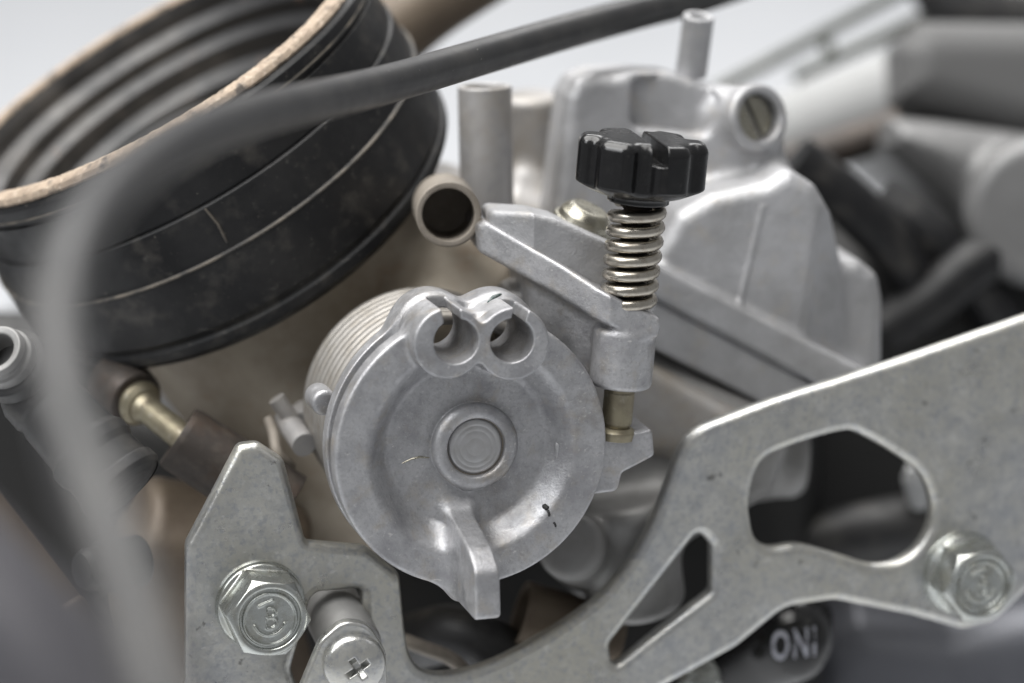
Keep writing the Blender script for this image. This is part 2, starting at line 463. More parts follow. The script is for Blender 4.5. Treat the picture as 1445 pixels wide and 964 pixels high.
# lower body on the right of the pulley
def low_fn(x, y, z):
    p = lambda a, b, h: P(a, b, h) @ CAMF.M.T
    d = extr(polyd(x, y, [CAMF.pix(*q, -34) for q in [(760, 430), (920, 480), (1130, 590), (1090, 700), (930, 790), (780, 760), (700, 600)]]), z, -75, -32, 6)
    d = smin(d, cyl(x, y, z, p(880, 700, 30), p(900, 860, 36), 7.5, 2.5), 4)
    d = smin(d, cyl(x, y, z, p(805, 770, 22), p(840, 800, 52), 5.2, 1.5), 2)
    d = smin(d, cyl(x, y, z, p(1140, 648, 60), p(1000, 640, 60), 6.5, 3), 5)
    return d
casting(low_fn, (-10, -50, -80), (60, 12, -10), 0.75, CAMF, M['chamber'], carb, [], "float_chamber")

# cover: narrow upper part, wide lower part, screw boss, lobe, flange
CF = Frame(P(1000, 330, 34), nrm((0.10, -0.97, -0.16)))
def cf(pts, h): return CF.poly(pts, h)
main_p = fillet(cf([(900, 430), (925, 352), (955, 300), (1005, 272), (1080, 256), (1112, 236), (1152, 262), (1176, 305), (1202, 400), (1212, 600), (1100, 560)], 4), 3)
upper_p = fillet(cf([(812, 112), (840, 102), (895, 100), (948, 104), (1040, 134), (1098, 140), (1114, 236), (1080, 300), (960, 420), (772, 345), (784, 250), (798, 135)], -9), 2.5)
lobe_p = fillet(cf([(1170, 362), (1212, 366), (1238, 388), (1246, 430), (1247, 600), (1170, 600)], -5), 3)
fl1_p = fillet(cf([(905, 362), (1240, 532), (1222, 580), (890, 402)], 6), 0.8)
fl2_p = fillet(cf([(880, 400), (1220, 578), (1180, 625), (900, 482)], 5), 0.8)
bo = CF.pix(1070, 166, -7); bdir = nrm((0.40, 0.12, 0.90))
B0 = np.array([bo[0], bo[1], -7.0])
pocket_p = fillet(cf([(893, 112), (960, 108), (1030, 140), (1024, 176), (990, 190), (890, 178)], -9), 1.5)
e0, e1 = CF.pix(1160, 285, 3), CF.pix(1134, 470, 4)
en = nrm(np.array([(e1 - e0)[1], -(e1 - e0)[0]])); en = en if en[0] > 0 else -en
g0, g1 = CF.pix(1075, 292, 4), CF.pix(1042, 440, 5)
def cover_fn(x, y, z):
    dm = extr(polyd(x, y, main_p), z, -30, 4.6 + 0 * x, 2.7)
    dm = smax(dm, ((x - e0[0]) * en[0] + (y - e0[1]) * en[1]) * 0.66 + (z - 3.9) * 0.75, 0.5)      # bevelled right face
    du = extr(polyd(x, y, upper_p), z, -27, -8.5, 2.6)
    du = smax(du, -extr(polyd(x, y, pocket_p), z, -11.2, 2), 1.6)     # hollow beside the boss
    d = smin(du, dm, 2.6)
    d = smin(d, extr(polyd(x, y, lobe_p), z, -26, -3.5, 2.6), 1.6)
    d = smin(d, cyl(x, y, z, B0 - bdir * 16, B0 + bdir * 0.6, 5.3, 0.9), 2.0)
    d = smax(d, -cyl(x, y, z, B0 - bdir * 2.2, B0 + bdir * 6, 3.75), 0.5)
    t = (x - g0[0]) * (g1 - g0)[0] + (y - g0[1]) * (g1 - g0)[1]
    # mould seam
    d = smin(d, capsule(x, y, z, (g0[0], g0[1], 4.35), (g1[0], g1[1], 4.5), 0.34), 0.5)
    d = smin(d, capsule(x, y, z, (e0[0] * .8 + e1[0] * .2, e0[1] * .8 + e1[1] * .2, 3.2), (e1[0], e1[1], 3.6), 0.5), 0.7)
    d = smin(d, extr(polyd(x, y, fl1_p), z, -30, 6.4, 0.8), 1.6)
    return d
cv = casting(cover_fn, (-28, -28, -41), (28, 29, 9), 0.42, CF, M['alu_cover'], carb,
             [("screw_boss", lambda x, y, z: (np.sqrt((x - B0[0]) ** 2 + (y - B0[1]) ** 2) < 6.2) & (z > -11), None),
              ("cover_flange", lambda x, y, z: polyd(x, y, fl1_p) < 0.25, None)], "cover")
def body_flange(x, y, z):
    d = extr(polyd(x, y, fl2_p), z, -30, 5.2, 0.9)
    return d
casting(body_flange, (-14, -28, -32), (24, 0, 7), 0.45, CF, M['alu_cover'], carb, [], "body_flange")
sf = Frame(CF.out([B0 - bdir * 1.6])[0], bdir @ CF.M)
def slot_head(x, y, z):
    d = extr(np.hypot(x, y) - 3.5, z, -3, 0.3, 0.35)
    return smax(d, -(box2(x, y, (0, 0), 6, 0.42, math.radians(-62)) + 0 * z - np.where(z > -0.9, 0, 9) * 0 - 0) - np.minimum(z + 0.9, 0) * 2, 0.12)
casting(slot_head, (-4, -4, -4), (4, 4, 1), 0.13, sf, M['screw'], carb, [], "cover_screw")

def pipe(name, a, b, ro, ri, mat, parent, deep=8.0, rim=0.35, flare=0.0):
    """open pipe from a (root) to b (mouth)"""
    a, b = np.asarray(a), np.asarray(b); L = np.linalg.norm(b - a)
    prof = fillet([(ro + flare, 0), (ro, L * 0.25), (ro, L), (ri, L), (ri, L - deep), (0.0, L - deep)], [0, 2, rim, rim, 0.1, 0], closed=False)
    return lathe(name, prof, Frame(a, b - a), mat, parent, 56)
pipe("cover_nipple", P(975, 105, 46), P(986, 22, 42), 2.45, 1.4, M['alu_cover'], carb, 5)
pipe("standpipe", P(690, 420, 40), P(684, 121, 33), 4.15, 3.2, M['alu_dusty'], carb, 10)
pipe("vent_nipple", P(628, 300, 9) + (-0.6, 18, 2.0), P(633, 303, 9), 4.75, 3.75, M['tan'], carb, 14)
# rear casting seen between the standpipe and the cover
def rear_fn(x, y, z):
    p = lambda a, b, h: P(a, b, h) @ CAMF.M.T
    d = cyl(x, y, z, p(752, 340, 70), p(752, 132, 64), 6.0, 1.5)
    d = smin(d, cyl(x, y, z, p(705, 300, 62), p(790, 330, 62), 7.0, 2), 4)
    d = smin(d, cyl(x, y, z, p(600, 330, 66), p(640, 250, 60), 5.0, 1.5), 3)
    return d
casting(rear_fn, (-25, 5, -85), (22, 44, -48), 0.7, CAMF, M['alu_dusty'], carb, [], "rear_casting")

wall_p = [CAMF.pix(*q, -26) for q in [(612, 330), (690, 330), (790, 412), (905, 498), (1100, 606), (1060, 680), (860, 640), (700, 600), (610, 520)]]
casting(lambda x, y, z: smin(extr(polyd(x, y, wall_p), z, -48, -31, 3.0), cyl(x, y, z, P(742, 400, 20) @ CAMF.M.T, P(735, 560, 26) @ CAMF.M.T, 4.2, 1.0), 2.5), (-14, -20, -50), (44, 20, -12), 0.6, CAMF, M['alu_dusty'], carb, [], "body_wall")

# lug that carries the idle screw
AXU = nrm((0.085, -0.215, 0.965))                        # idle screw points up this way
SCB = P(884, 452, 2)                                    # screw axis at the top of the lug
LF = Frame(SCB, nrm((0.12, -0.975, -0.17)))
lug_p = fillet(LF.poly([(686, 336), (700, 328), (799, 380), (844, 407), (905, 436), (932, 450), (929, 477), (885, 468), (844, 454), (787, 422), (690, 374)], 3), [1, 1, 1, 1, 1, 0.9, 0.8, 1, 1, 1, 1])
lugc_p = fillet(LF.poly([(692, 302), (750, 300), (783, 308), (857, 342), (915, 372), (930, 380), (926, 440), (905, 446), (844, 412), (799, 386), (696, 332)], -5), [1.2, 1.2, 1, 1, 1, 0.5, 0.5, 0.4, 0.4, 0.4, 0.6])
web_p = LF.poly([(745, 385), (870, 440), (862, 542), (765, 548)], -4)
SA = AXU @ LF.M.T
def lug_fn(x, y, z):
    d = extr(polyd(x, y, lug_p), z, -31, 4.4, 0.7)
    pl = (4.0 - 0.8 * np.maximum(-x - 3.0, 0) - z) * 0.78
    d = smax(smax(d, -pl, 0.8), pl - 13, 0.8)
    d = smin(d, cyl(x, y, z, -SA * 1.0, -SA * 9.6, 4.45, 0.9), 1.2)
    w = smax(extr(polyd(x, y, web_p), z, -31, -1.6, 1.2), (z + 2.2 - 0.8 * (x + 3.0)) * 0.78, 1.0)
    d = smin(d, w, 1.6)
    d = smax(d, -cyl(x, y, z, -SA * 30, SA * 30, 2.0), 0.2)
    return d
def lugc_fn(x, y, z):
    d = extr(polyd(x, y, lugc_p), z, -31, 4.0, 0.7)
    pl = (np.minimum(3.1 - 0.8 * np.maximum(-x - 3.0, 0), -4.7) - z) * 0.78
    return smax(smax(d, -pl, 1.0), pl - 7.5, 0.8)
casting(lug_fn, (-29, -16, -32), (8, 20, 7), 0.3, LF, M['alu'], carb, [], "screw_lug")
casting(lugc_fn, (-26, -6, -32), (13, 20, 5), 0.36, LF, M['alu_cover'], carb, [], "flange_corner")
fs = Frame(P(822, 318, 14), nrm((0.40, -0.36, 0.85)))
lathe("flange_screw", fillet([(0, 2.9), (2.9, 2.9), (4.0, 1.6), (4.15, 0.7), (4.6, 0.6), (4.7, 0), (4.7, -0.6), (0, -0.6)], [0, 1.2, 0.6, 0.1, 0.2, 0.2, 0, 0], closed=False), fs, M['screw'], carb, 48)

# throttle stop arm under the idle screw
SF = Frame(P(880, 640, 6), nrm((0.22, -0.955, -0.2)))
arm_p = fillet(SF.poly([(780, 622), (850, 614), (917, 603), (920, 640), (886, 658), (874, 664), (868, 690), (838, 694), (780, 690)], 0), [0, 0, 0.6, 0.8, 0.8, 0.8, 1.2, 1, 0])
def arm_fn(x, y, z): return extr(polyd(x, y, arm_p), z, -8, 1.5, 0.5)
casting(arm_fn, (-12, -8, -9), (6, 6, 3), 0.28, SF, M['alu'], carb, [], "stop_arm")

# ------------------------------------------------------------------ throttle pulley
PF = Frame(P(667, 627, 0), NV)
pul = thing("throttle_pulley", "round grey cast aluminium throttle pulley with twin slotted cable holes and protruding tab", "pulley", P(667, 627, 0))
DC = -0.95
HL, HR = PF.pix(634, 485, 7), PF.pix(725, 486, 7)
OL, OR_ = PF.pix(644, 482, 7), PF.pix(723, 481, 7)
SLL, SLR = PF.pix(636, 437, 7), PF.pix(739, 428, 7)
WEB = PF.pix(679, 484, 7)
def slot2(x, y, a, b, w):
    d = nrm(b - a); ang = math.atan2(d[1], d[0])
    return box2(x, y, a + d * 5.5, 5.5, w, ang)
tab_p = fillet([(-7.6, -1.0), (-9.2, 1.5), (-11.7, 12.2), (-13.8, 15.7), (-20.4, 16.2), (-20.9, 15.0), (-20.9, -3.0), (-12, -4)], [0, 2, 4, 2.0, 0.8, 0.6, 0, 0])
def boss2(x, y):
    d = smin(circ(x, y, HL, 5.0), circ(x, y, HR, 5.15), 1.0)
    return smin(d, box2(x, y, WEB, 2.0, 2.3), 1.4)
def tab_fn(x, y, z): return extr(polyd(y + 0 * x[:1] if False else y, z, tab_p), x, -4.1, -0.5, 0.45)
def pulley_fn(x, y, z):
    r = np.hypot(x - DC, y); r0 = np.hypot(x, y)
    t = np.clip((r - 11.2) / 4.3, 0, 1)
    H = 3.5 * t * t * (3 - 2 * t)
    slope = 3.5 * 6 * t * (1 - t) / 4.3
    d = smax((z - H) / np.sqrt(1 + slope * slope), r - 19.7, 0.7)
    d = smax(d, -5.2 - z, 0.8)
    d = smax(d, -(np.maximum(np.abs(z + 0.9) - 1.25, 17.4 - r)), 0.3)           # cable groove
    d = smin(d, np.hypot(r0 - 5.0, (z - 1.0)) - 1.3, 0.35)
    b = extr(boss2(x, y), z, -6.5, 7.0, 0.4)
    d = smin(d, extr(boss2(x, y) - 0.6, z, -6.5, -1.2, 1.0), 2.0)
    d = smin(d, b, 0.9)
    d = smin(d, tab_fn(x, y, z), 3.8)
    cut = np.minimum(circ(x, y, OL, 3.15), circ(x, y, OR_, 3.1))
    cut = np.minimum(cut + 0 * z, np.minimum(np.maximum(slot2(x, y, OL, SLL, 1.22), -1.0 - z), np.maximum(slot2(x, y, OR_, SLR, 1.02), 0.2 - z)))
    d = smax(d, -cut, 0.35)
    d = smax(d, -(r0 - 4.15 + 0 * z + np.maximum(0.8 - z, 0) * 9), 0.3)
    return d
casting(pulley_fn, (-22.2, -22, -7.3), (20, 23.5, 17), 0.235, PF, M['alu'], pul,
    [("stop_tab", lambda x, y, z: (tab_fn(x, y, z) < 0.2) & (z > 0.6), None),
     ("cable_holder", lambda x, y, z: (boss2(x, y) < 0.25) & ((z > 2.4) | (y > 16)), None),
     ("hub_ring", lambda x, y, z: np.hypot(x, y) < 6.15, None)], "disc")
rp = [(0, 1.56), (1.2, 1.55), (1.3, 1.54), (1.4, 1.55), (2.2, 1.56), (2.3, 1.54), (2.4, 1.56), (2.9, 1.57), (3.02, 1.53), (3.15, 1.57), (3.5, 1.57), (3.75, 1.5), (3.95, 1.3), (4.08, 0.9), (4.12, 0.3), (4.12, -1)]
lathe("rivet", rp[::-1], PF, material("worn_rivet", (0.50, 0.50, 0.505), 0.85, 0.36, [((0.40, 0.39, 0.38), 0.5, 0.4, 0.7, 0.8)], bump=(2, 0.1, 0.08), rvar=0.08), pul, 80, sharp=70)
lathe("dirt_ring", [(4.5, 0.9), (4.25, 1.25), (3.95, 1.2), (3.8, 0.8)], PF, M['tan'], pul, 64)
lathe("rear_stub", fillet([(0, 5), (1.9, 5), (1.9, 0), (0, 0)], [0, 0.9, 0, 0], closed=False), Frame(PF.out([(-19.6, 5.6, -12)])[0], NV), M['alu'], pul, 32)

def on_pulley(px, py):
    z = np.array([9.0])
    for _ in range(40):
        u, v = PF.pix(px, py, float(z[0])); z = z - 0.8 * np.maximum(pulley_fn(np.array([u]), np.array([v]), z), 0)
    return PF.out([(u, v, float(z[0]))])[0]
M['grease'] = material("dried_black_grease", (0.02, 0.02, 0.02), 0.0, 0.6)
for a, b, r in (((766, 713), (773, 719), 0.40), ((772, 719), (775, 729), 0.20), ((781, 737), (784, 744), 0.16)):
    tube("grease_mark", spline([on_pulley(*a), on_pulley((a[0] + b[0]) / 2 + 1, (a[1] + b[1]) / 2), on_pulley(*b)], 3), [r * .4, r, r, r * .9, r, r, r * .4], M['grease'], pul, 10)
M['scuff'] = material("green_black_scuff", (0.05, 0.085, 0.08), 0.2, 0.5, [((0.25, 0.27, 0.27), 1.5, 0.45, 0.6, 0.8)])
tube("paint_scuff", [on_pulley(688, 427), on_pulley(697, 420), on_pulley(707, 415)], [0.12, 0.4, 0.15], M['scuff'], pul, 10)
tube("scratch", [on_pulley(567, 654), on_pulley(580, 648), on_pulley(592, 645), on_pulley(606, 646)], [0.06, 0.14, 0.20, 0.08], M['screw'], pul, 6)

# ------------------------------------------------------------------ return spring behind the pulley
hx = []
turns, pitch, R = 9.5, 2.25, 16.4
for i in range(int(turns * 56) + 1):
    a = 2 * math.pi * i / 56 + 2.2; h = -7.4 - pitch * i / 56
    hx.append(PF.out([(DC + R * math.cos(a), R * math.sin(a), h)])[0])
tag(tube("return_spring", hx, 1.02, M['coil'], segs=10), "tightly wound wire return spring behind the round pulley", "spring")

# ------------------------------------------------------------------ idle adjuster
idle = thing("idle_adjuster", "idle speed screw with black lobed plastic knob and coil spring", "adjuster screw", SCB)
KB = SCB + AXU * 16.9                                   # top of the spring, under the knob
AX = AXU
KF = Frame(KB, AX)
def knob2(x, y):
    d = np.hypot(x, y) - 7.35
    for k in range(6):
        a = math.radians(-90 + 30 + 60 * k)
        c = (5.9 * math.cos(a), 5.9 * math.sin(a))
        d = smin(d, box2(x, y, c, 1.5, 1.15, a) - 1.7, 0.8)
    return d
def knob_fn(x, y, z):
    d = extr(knob2(x, y), z, 1.2, 9.4, 1.5)
    d = smax(d, np.hypot(x, y) - 5.2 - (z - 0.9) * 2.2, 0.6)
    d = smin(d, extr(np.hypot(x, y) - 4.4, z, 0.1, 4, 0.3), 0.6)
    sl = np.maximum(box2(x, y, (0.5, 0), 20, 0.9, math.radians(101)), 6.6 - z)
    d = smax(d, -sl, 0.2)
    return d
casting(knob_fn, (-10.5, -10.5, -0.5), (10.5, 10.5, 10), 0.2, KF, M['plastic'], idle, [], "knob")
BOT = SCB + AXU * 1.0
L_s = np.linalg.norm(KB - BOT); hf = Frame(BOT, KB - BOT)
hx = []; T = 7.3
for i in range(int(T * 40) + 1):
    t = i / (T * 40); a = 2 * math.pi * T * t + 0.6
    e = min(t, 1 - t) * T
    rr = 3.25 + 0.12 * t
    tt = t if e > 0.7 else t
    hx.append(hf.out([(rr * math.cos(a), rr * math.sin(a), 0.4 + (L_s - 0.6) * tt)])[0])
tube("spring", hx, 0.86, M['steel'], idle, 12)
lathe("threaded_shaft", [(0, L_s + 1)] + [(2.0 + 0.16 * math.cos(k * math.pi), L_s + 0.5 - 0.3 * k) for k in range(int((L_s + 8) / 0.3))] + [(0, -8)], hf, M['rust'], idle, 32, sharp=80)
tipf = Frame(SCB - AXU * 15.9, AX)
lathe("brass_tip", fillet([(0, 9), (2.05, 9), (2.05, 5.6), (2.2, 5.4), (2.2, 1.0), (1.9, 0.4), (1.9, 0.1), (0, 0.1)][::-1], [0, .1, .1, .2, .1, .1, .1, 0], closed=False), tipf, M['brass'], idle, 40)
lathe("brass_seat", fillet([(0, -1.4), (2.8, -1.4), (2.95, -0.2), (2.2, 0.35), (0, 0.35)], [0, .1, .4, .3, 0], closed=False), tipf, M['brass'], idle, 40)

# ------------------------------------------------------------------ side bracket (one cut plate) and its bolts
GF = Frame(PF.out([(0, 0, -8.3)])[0], NV)
brk = thing("side_bracket", "cut zinc plated steel bracket plate running round the pulley to the right edge", "bracket", GF.o)
outer = [(338, 629, 1.6), (366, 626, 1.6), (402, 650, 2.2), (433, 766, 1.2), (520, 774, 3), (566, 812, 3), (574, 905, 3), (590, 955, 4.0), (655, 953, 6), (760, 905, 10), (848, 845, 10),
         (908, 765, 10), (940, 690, 8), (964, 622, 4), (1030, 590, 5), (1110, 560, 14), (1260, 513, 10), (1520, 424, 4), (1540, 760, 6), (1448, 838, 8), (1405, 880, 4.5), (1362, 890, 4.5),
         (1290, 870, 6), (1180, 848, 6), (1110, 858, 7), (1040, 915, 6), (930, 975, 8), (760, 1060, 8), (540, 1060, 6), (440, 1040, 3), (420, 960, 2.5), (412, 935, 2), (446, 838, 3.2), (512, 832, 1.2), (514, 890, 1.5),
         (512, 1000, 1), (470, 1010, 1), (440, 1062, 1), (262, 1060, 2), (264, 770, 2.5)]
# the slot between the two legs is a hole, so walk the outline without it
outer = [p for p in outer if not (p[0] in (440, 420, 412, 446, 512, 514, 470) and 830 < p[1] < 1063 and p[0] != 440) ]
hole_a = [(442, 838, 2.2), (512, 832, 1.2), (514, 1030, 1.5), (440, 1030, 1.5), (412, 945, 2.5)]
hole_b = [(1060, 745, 3), (1062, 655, 5), (1110, 634, 5), (1200, 606, 3.5), (1300, 664, 5), (1326, 735, 6), (1285, 797, 7), (1215, 800, 7), (1140, 766, 9), (1068, 776, 3)]
hole_c = [(988, 750, 1.8), (1006, 770, 1.2), (1006, 836, 1.6), (935, 890, 6), (866, 945, 1.3), (862, 910, 1.6), (925, 830, 8)]
arc = spline([(574, 895), (581, 928), (602, 950), (645, 951), (700, 935), (770, 898), (840, 850), (893, 790), (925, 730), (945, 680), (962, 634), (986, 608), (1030, 589), (1100, 563), (1180, 538)], 6)
k0 = next(i for i, p in enumerate(outer) if p[:2] == (574, 905)); k1 = next(i for i, p in enumerate(outer) if p[:2] == (1260, 513))
outer = outer[:k0] + [(p[0], p[1], 0) for p in arc] + outer[k1:]
ring = [(1060, 700), (1075, 655), (1110, 634), (1185, 611), (1218, 616), (1290, 660), (1314, 700), (1315, 740), (1296, 775), (1265, 795), (1230, 798), (1180, 783), (1130, 770), (1090, 774), (1069, 762), (1061, 735)]
hole_b = [(p[0], p[1], 0) for p in spline(ring[-2:] + ring + ring[:3], 6)[12:12 + 6 * len(ring)]]
def loop(fr, pts, h=0): return fillet(fr.poly([(p[0], p[1]) for p in pts], h), [p[2] for p in pts], 8)
plate("plate", [loop(GF, q) for q in (outer, hole_a, hole_b, hole_c)], GF, -3.3, 0.0, 1.3, M['zinc'], brk)

def hexd(x, y, r):
    d = None
    for k in range(3):
        a = math.radians(60 * k); q = np.abs(x * math.cos(a) + y * math.sin(a)) - r
        d = q if d is None else smax(d, q, 0.15)
    return d
def bolt(fr, rot, parent, af=5.35, fl=6.35, hgt=7.2):
    ca, sa = math.cos(rot), math.sin(rot)
    def marks(x, y, z):
        r = np.hypot(x, y)
        ring = np.abs(r - 3.75) - 0.16
        a3 = np.maximum(np.abs(np.hypot(x - 0.1, y + 0.55) - 0.85) - 0.17, -(x + 0.55))
        b3 = np.maximum(np.abs(np.hypot(x - 0.1, y - 0.95) - 0.72) - 0.17, -(x + 0.45))
        dash = box2(x, y, (-0.5, 2.35), 1.15, 0.17, 0.35)
        arc = np.maximum(np.abs(np.hypot(x, y + 0.1) - 2.25) - 0.15, y + 0.7)
        m2 = np.minimum(np.minimum(ring, dash), np.minimum(np.minimum(a3, b3), arc))
        return extr(m2, z, hgt - 1.2, hgt - 0.12, 0.1)
    def fn(x, y, z):
        X, Y = x * ca + y * sa, -x * sa + y * ca
        r = np.hypot(x, y)
        d = extr(hexd(X, Y, af), z, 0, hgt, 0.25)
        d = smax(d, (r - 5.15 + (z - hgt) * 1.0) / 1.41, 0.25)
        d = smax(d, -np.maximum(r - 4.35, (hgt - 0.5) - z), 0.45)
        f = smax(r - fl, z - 1.5 + np.maximum(r - 5.2, 0) * 0.42, 0.35)
        d = smin(d, np.maximum(f, -z - 0.5), 0.5)
        return smin(d, marks(x, y, z), 0.25)
    root = lathe("bolt", [(0, -0.2), (fl + 0.1, -0.2), (fl + 0.2, 0.05), (fl + 0.1, 0.28), (0, 0.28)], fr, M['bolt'], parent, 64)
    casting(fn, (-fl - .4, -fl - .4, -0.3), (fl + .4, fl + .4, hgt + .3), 0.15, fr, M['bolt'], root,
            [("flange", lambda x, y, z: (np.hypot(x, y) > 5.2) & (z < 1.6) & (hexd(x * ca + y * sa, -x * sa + y * ca, af) > 0.15), None)], "hex_head")
    return root
b1 = GF.pix(367, 853); bolt(Frame(GF.out([(b1[0], b1[1], 0.2)])[0], NV), math.radians(22), brk)
b2 = GF.pix(1357, 808); bolt(Frame(GF.out([(b2[0], b2[1], 0.2)])[0], NV), math.radians(38), brk)

# cable clamp with cross-head screw in the slot of the bracket
clamp = thing("cable_clamp", "small zinc clamp with rounded cross-head screw at the bottom edge", "clamp", P(500, 940, 4))
QF = Frame(P(500, 938, 0), nrm((0.22, -0.93, -0.28)))
def cross_head(x, y, z):
    r = np.hypot(x, y)
    d = smax(extr(r - 4.5, z, -1.6, 2.0, 0.3), np.sqrt(r * r + (z + 5.6) ** 2) - 7.6, 0.6)
    X, Y = (x - .3) * math.cos(.55) + (y) * math.sin(.55), -(x - .3) * math.sin(.55) + y * math.cos(.55)
    c = np.minimum(np.maximum(np.abs(X) - 2.3 + np.maximum(2.2 - z, 0) * 0.9, np.abs(Y) - 0.45), np.maximum(np.abs(Y) - 2.3 + np.maximum(2.2 - z, 0) * 0.9, np.abs(X) - 0.45))
    return smax(d, -np.maximum(c, 0.2 - z), 0.25)
casting(cross_head, (-5, -5, -3), (5, 5, 3), 0.14, QF, M['zinc'], clamp, [], "cross_head_screw")
strap = fillet(QF.poly([(408, 1010), (452, 905), (485, 876), (520, 882), (545, 920), (548, 1010)], -0.6), [1, 3, 3.5, 3.5, 3.5, 1])
plate("strap", [strap], QF, -2.6, -0.6, 0.5, M['zinc'], clamp)
lathe("spacer_boss", fillet([(0, 14), (4.4, 14), (4.4, 0), (0, 0)], [0, 0.8, 0, 0], closed=False), Frame(P(462, 846, 17), P(500, 920, 4.5) - P(462, 846, 17)), M['chamber'], clamp, 48)

# ------------------------------------------------------------------ rubber intake boot
boot = thing("intake_boot", "wide black rubber intake boot with open dusty tan rim at the upper left", "rubber boot", BC)
BE = P(335, 294, 50)                                    # centre of the boot's lower end; the boot bends slightly
def boot_frame(h):
    t = -h / 32.2; c = BC + (BE - BC) * t
    sn = 0.379 + 0.16 * min(max(t, -0.1), 1.1); cs = math.sqrt(1 - sn * sn)
    return Frame(c, (-0.495 * cs, -sn, 0.869 * cs))
def bent_geo(profile, segs):
    V, F = [], []; n = len(profile)
    an = 2 * math.pi * np.arange(segs) / segs
    rings = []
    for r, h in profile:
        f = boot_frame(h)
        rings.append(f.o + r * (np.cos(an)[:, None] * f.u + np.sin(an)[:, None] * f.v))
    V = np.stack(rings, 1).reshape(-1, 3)
    for j in range(segs):
        k = (j + 1) % segs
        for i in range(n - 1): F.append((j * n + i, k * n + i, k * n + i + 1, j * n + i + 1))
    return V, F
def bent(name, profile, mat, segs=160, sharp=30):
    V, F = bent_geo(profile, segs)
    return make(name, V, F, mat, boot, sharp=sharp)
Rm = 36.6
TAP = lambda q: [(r + 0.03 * h, float(np.interp(h, [-38.4, -36.4, -22.8, -16.1, -5.2, 0], [-34, -32.2, -19.6, -11.8, -5, 0]))) for r, h in q]
sleeve = fillet([(Rm - 0.6, -1.2), (Rm + 0.25, -2.2), (Rm + 0.3, -4.4), (Rm - 0.35, -4.7), (Rm - 0.35, -5.2), (Rm + 0.2, -5.5), (Rm + 0.4, -15.8), (Rm + 0.05, -16.0), (Rm + 0.05, -16.25), (Rm + 0.75, -16.5),
                 (Rm + 0.9, -22.6), (Rm + 1.5, -23.0), (Rm + 1.5, -33.0), (Rm + 1.0, -34.2), (Rm + 1.5, -34.8), (Rm + 1.5, -36.4), (Rm + 0.2, -38.0), (Rm - 8, -38.4)],
                [0, .3, .3, .1, .1, .3, .2, .05, .05, .3, .2, .3, .6, .4, .4, .7, .8, 0], 4, closed=False)
bent("sleeve", TAP(sleeve)[::-1], M['rubber'])
inner = fillet([(Rm - 3.2, -0.3), (Rm - 3.6, -3), (Rm - 3.4, -6), (Rm - 5.6, -8.5), (Rm - 5.2, -12), (Rm - 7.4, -14), (Rm - 7.0, -19), (Rm - 9.5, -21), (Rm - 9.5, -32), (0, -32.5)], [0, 1, 1.2, 1.2, 1.2, 1.2, 1.2, 1.2, 1, 0], 5, closed=False)
bent("inner_wall", inner, M['inner'], sharp=60)
prof = fillet([(Rm - 3.3, -0.6), (Rm - 3.1, 0.3), (Rm - 1.7, 0.5), (Rm - 0.6, 0.0), (Rm - 0.2, -0.9), (Rm - 0.7, -1.5)], [0, .3, .5, .4, .3, 0], 4, closed=False)
V, F = bent_geo(prof[::-1], 400)
V = V + (np.random.rand(len(V), 1) - 0.5) * 0.16 * BA
make("rim_lip", V, F, M['lip'], boot, sharp=60)
bent("parting_line", TAP([(Rm + 1.2, -22.60), (Rm + 1.56, -22.72), (Rm + 1.58, -22.92), (Rm + 1.3, -23.02)])[::-1], M['seam'])
bent("rim_line", TAP([(Rm - 0.2, -4.4), (Rm + 0.42, -4.15), (Rm + 0.38, -3.85), (Rm, -3.8)])[::-1], M['seam'])
def boot_pt(px, py, dr):
    best = None
    for h in np.arange(-34, 0, 0.4):
        f = boot_frame(h); rr = Rm + dr + 0.03 * h
        for k in range(360):
            a = 2 * math.pi * k / 360
            q = f.o + rr * (math.cos(a) * f.u + math.sin(a) * f.v)
            if q[1] > f.o[1]: continue
            sc_ = DIST / (DIST + q[1]); e = (722.5 + q[0] * 10 * sc_ - px) ** 2 + (482 - q[2] * 10 * sc_ - py) ** 2
            if best is None or e < best[0]: best = (e, q)
    return best[1]
tube("mould_tick", [boot_pt(291, 293, 0.75), boot_pt(305, 315, 0.8), boot_pt(321, 343, 0.85)], 0.2, M['seam'], boot, 8)

# ------------------------------------------------------------------ cable sweeping in front
cp = [(1120, -50, 85), (1000, -8, 66), (900, 18, 48), (800, 45, 32), (680, 80, 12), (560, 115, -12), (460, 140, -36), (360, 163, -66), (265, 197, -96), (175, 255, -122), (108, 335, -142), (80, 430, -155), (88, 540, -164), (125, 680, -172), (180, 830, -182), (232, 980, -190), (290, 1130, -196)]
path = spline([P(*q) for q in cp], 10)
tag(tube("control_cable", path, 2.68, M['cable'], segs=32), "thick grey-black cable sweeping across the boot in the foreground, blurred at left", "cable")

# thick tube in the near lower left corner
path = spline([P(-170, 690, -150), P(-60, 810, -152), P(50, 930, -154), P(190, 1090, -156)], 8)
tag(tube("frame_tube", path, 6.4, material("dark_grey_tube_paint", (0.085, 0.083, 0.092), 0.2, 0.4), segs=40), "thick blurred grey tube in the near lower left corner", "tube")

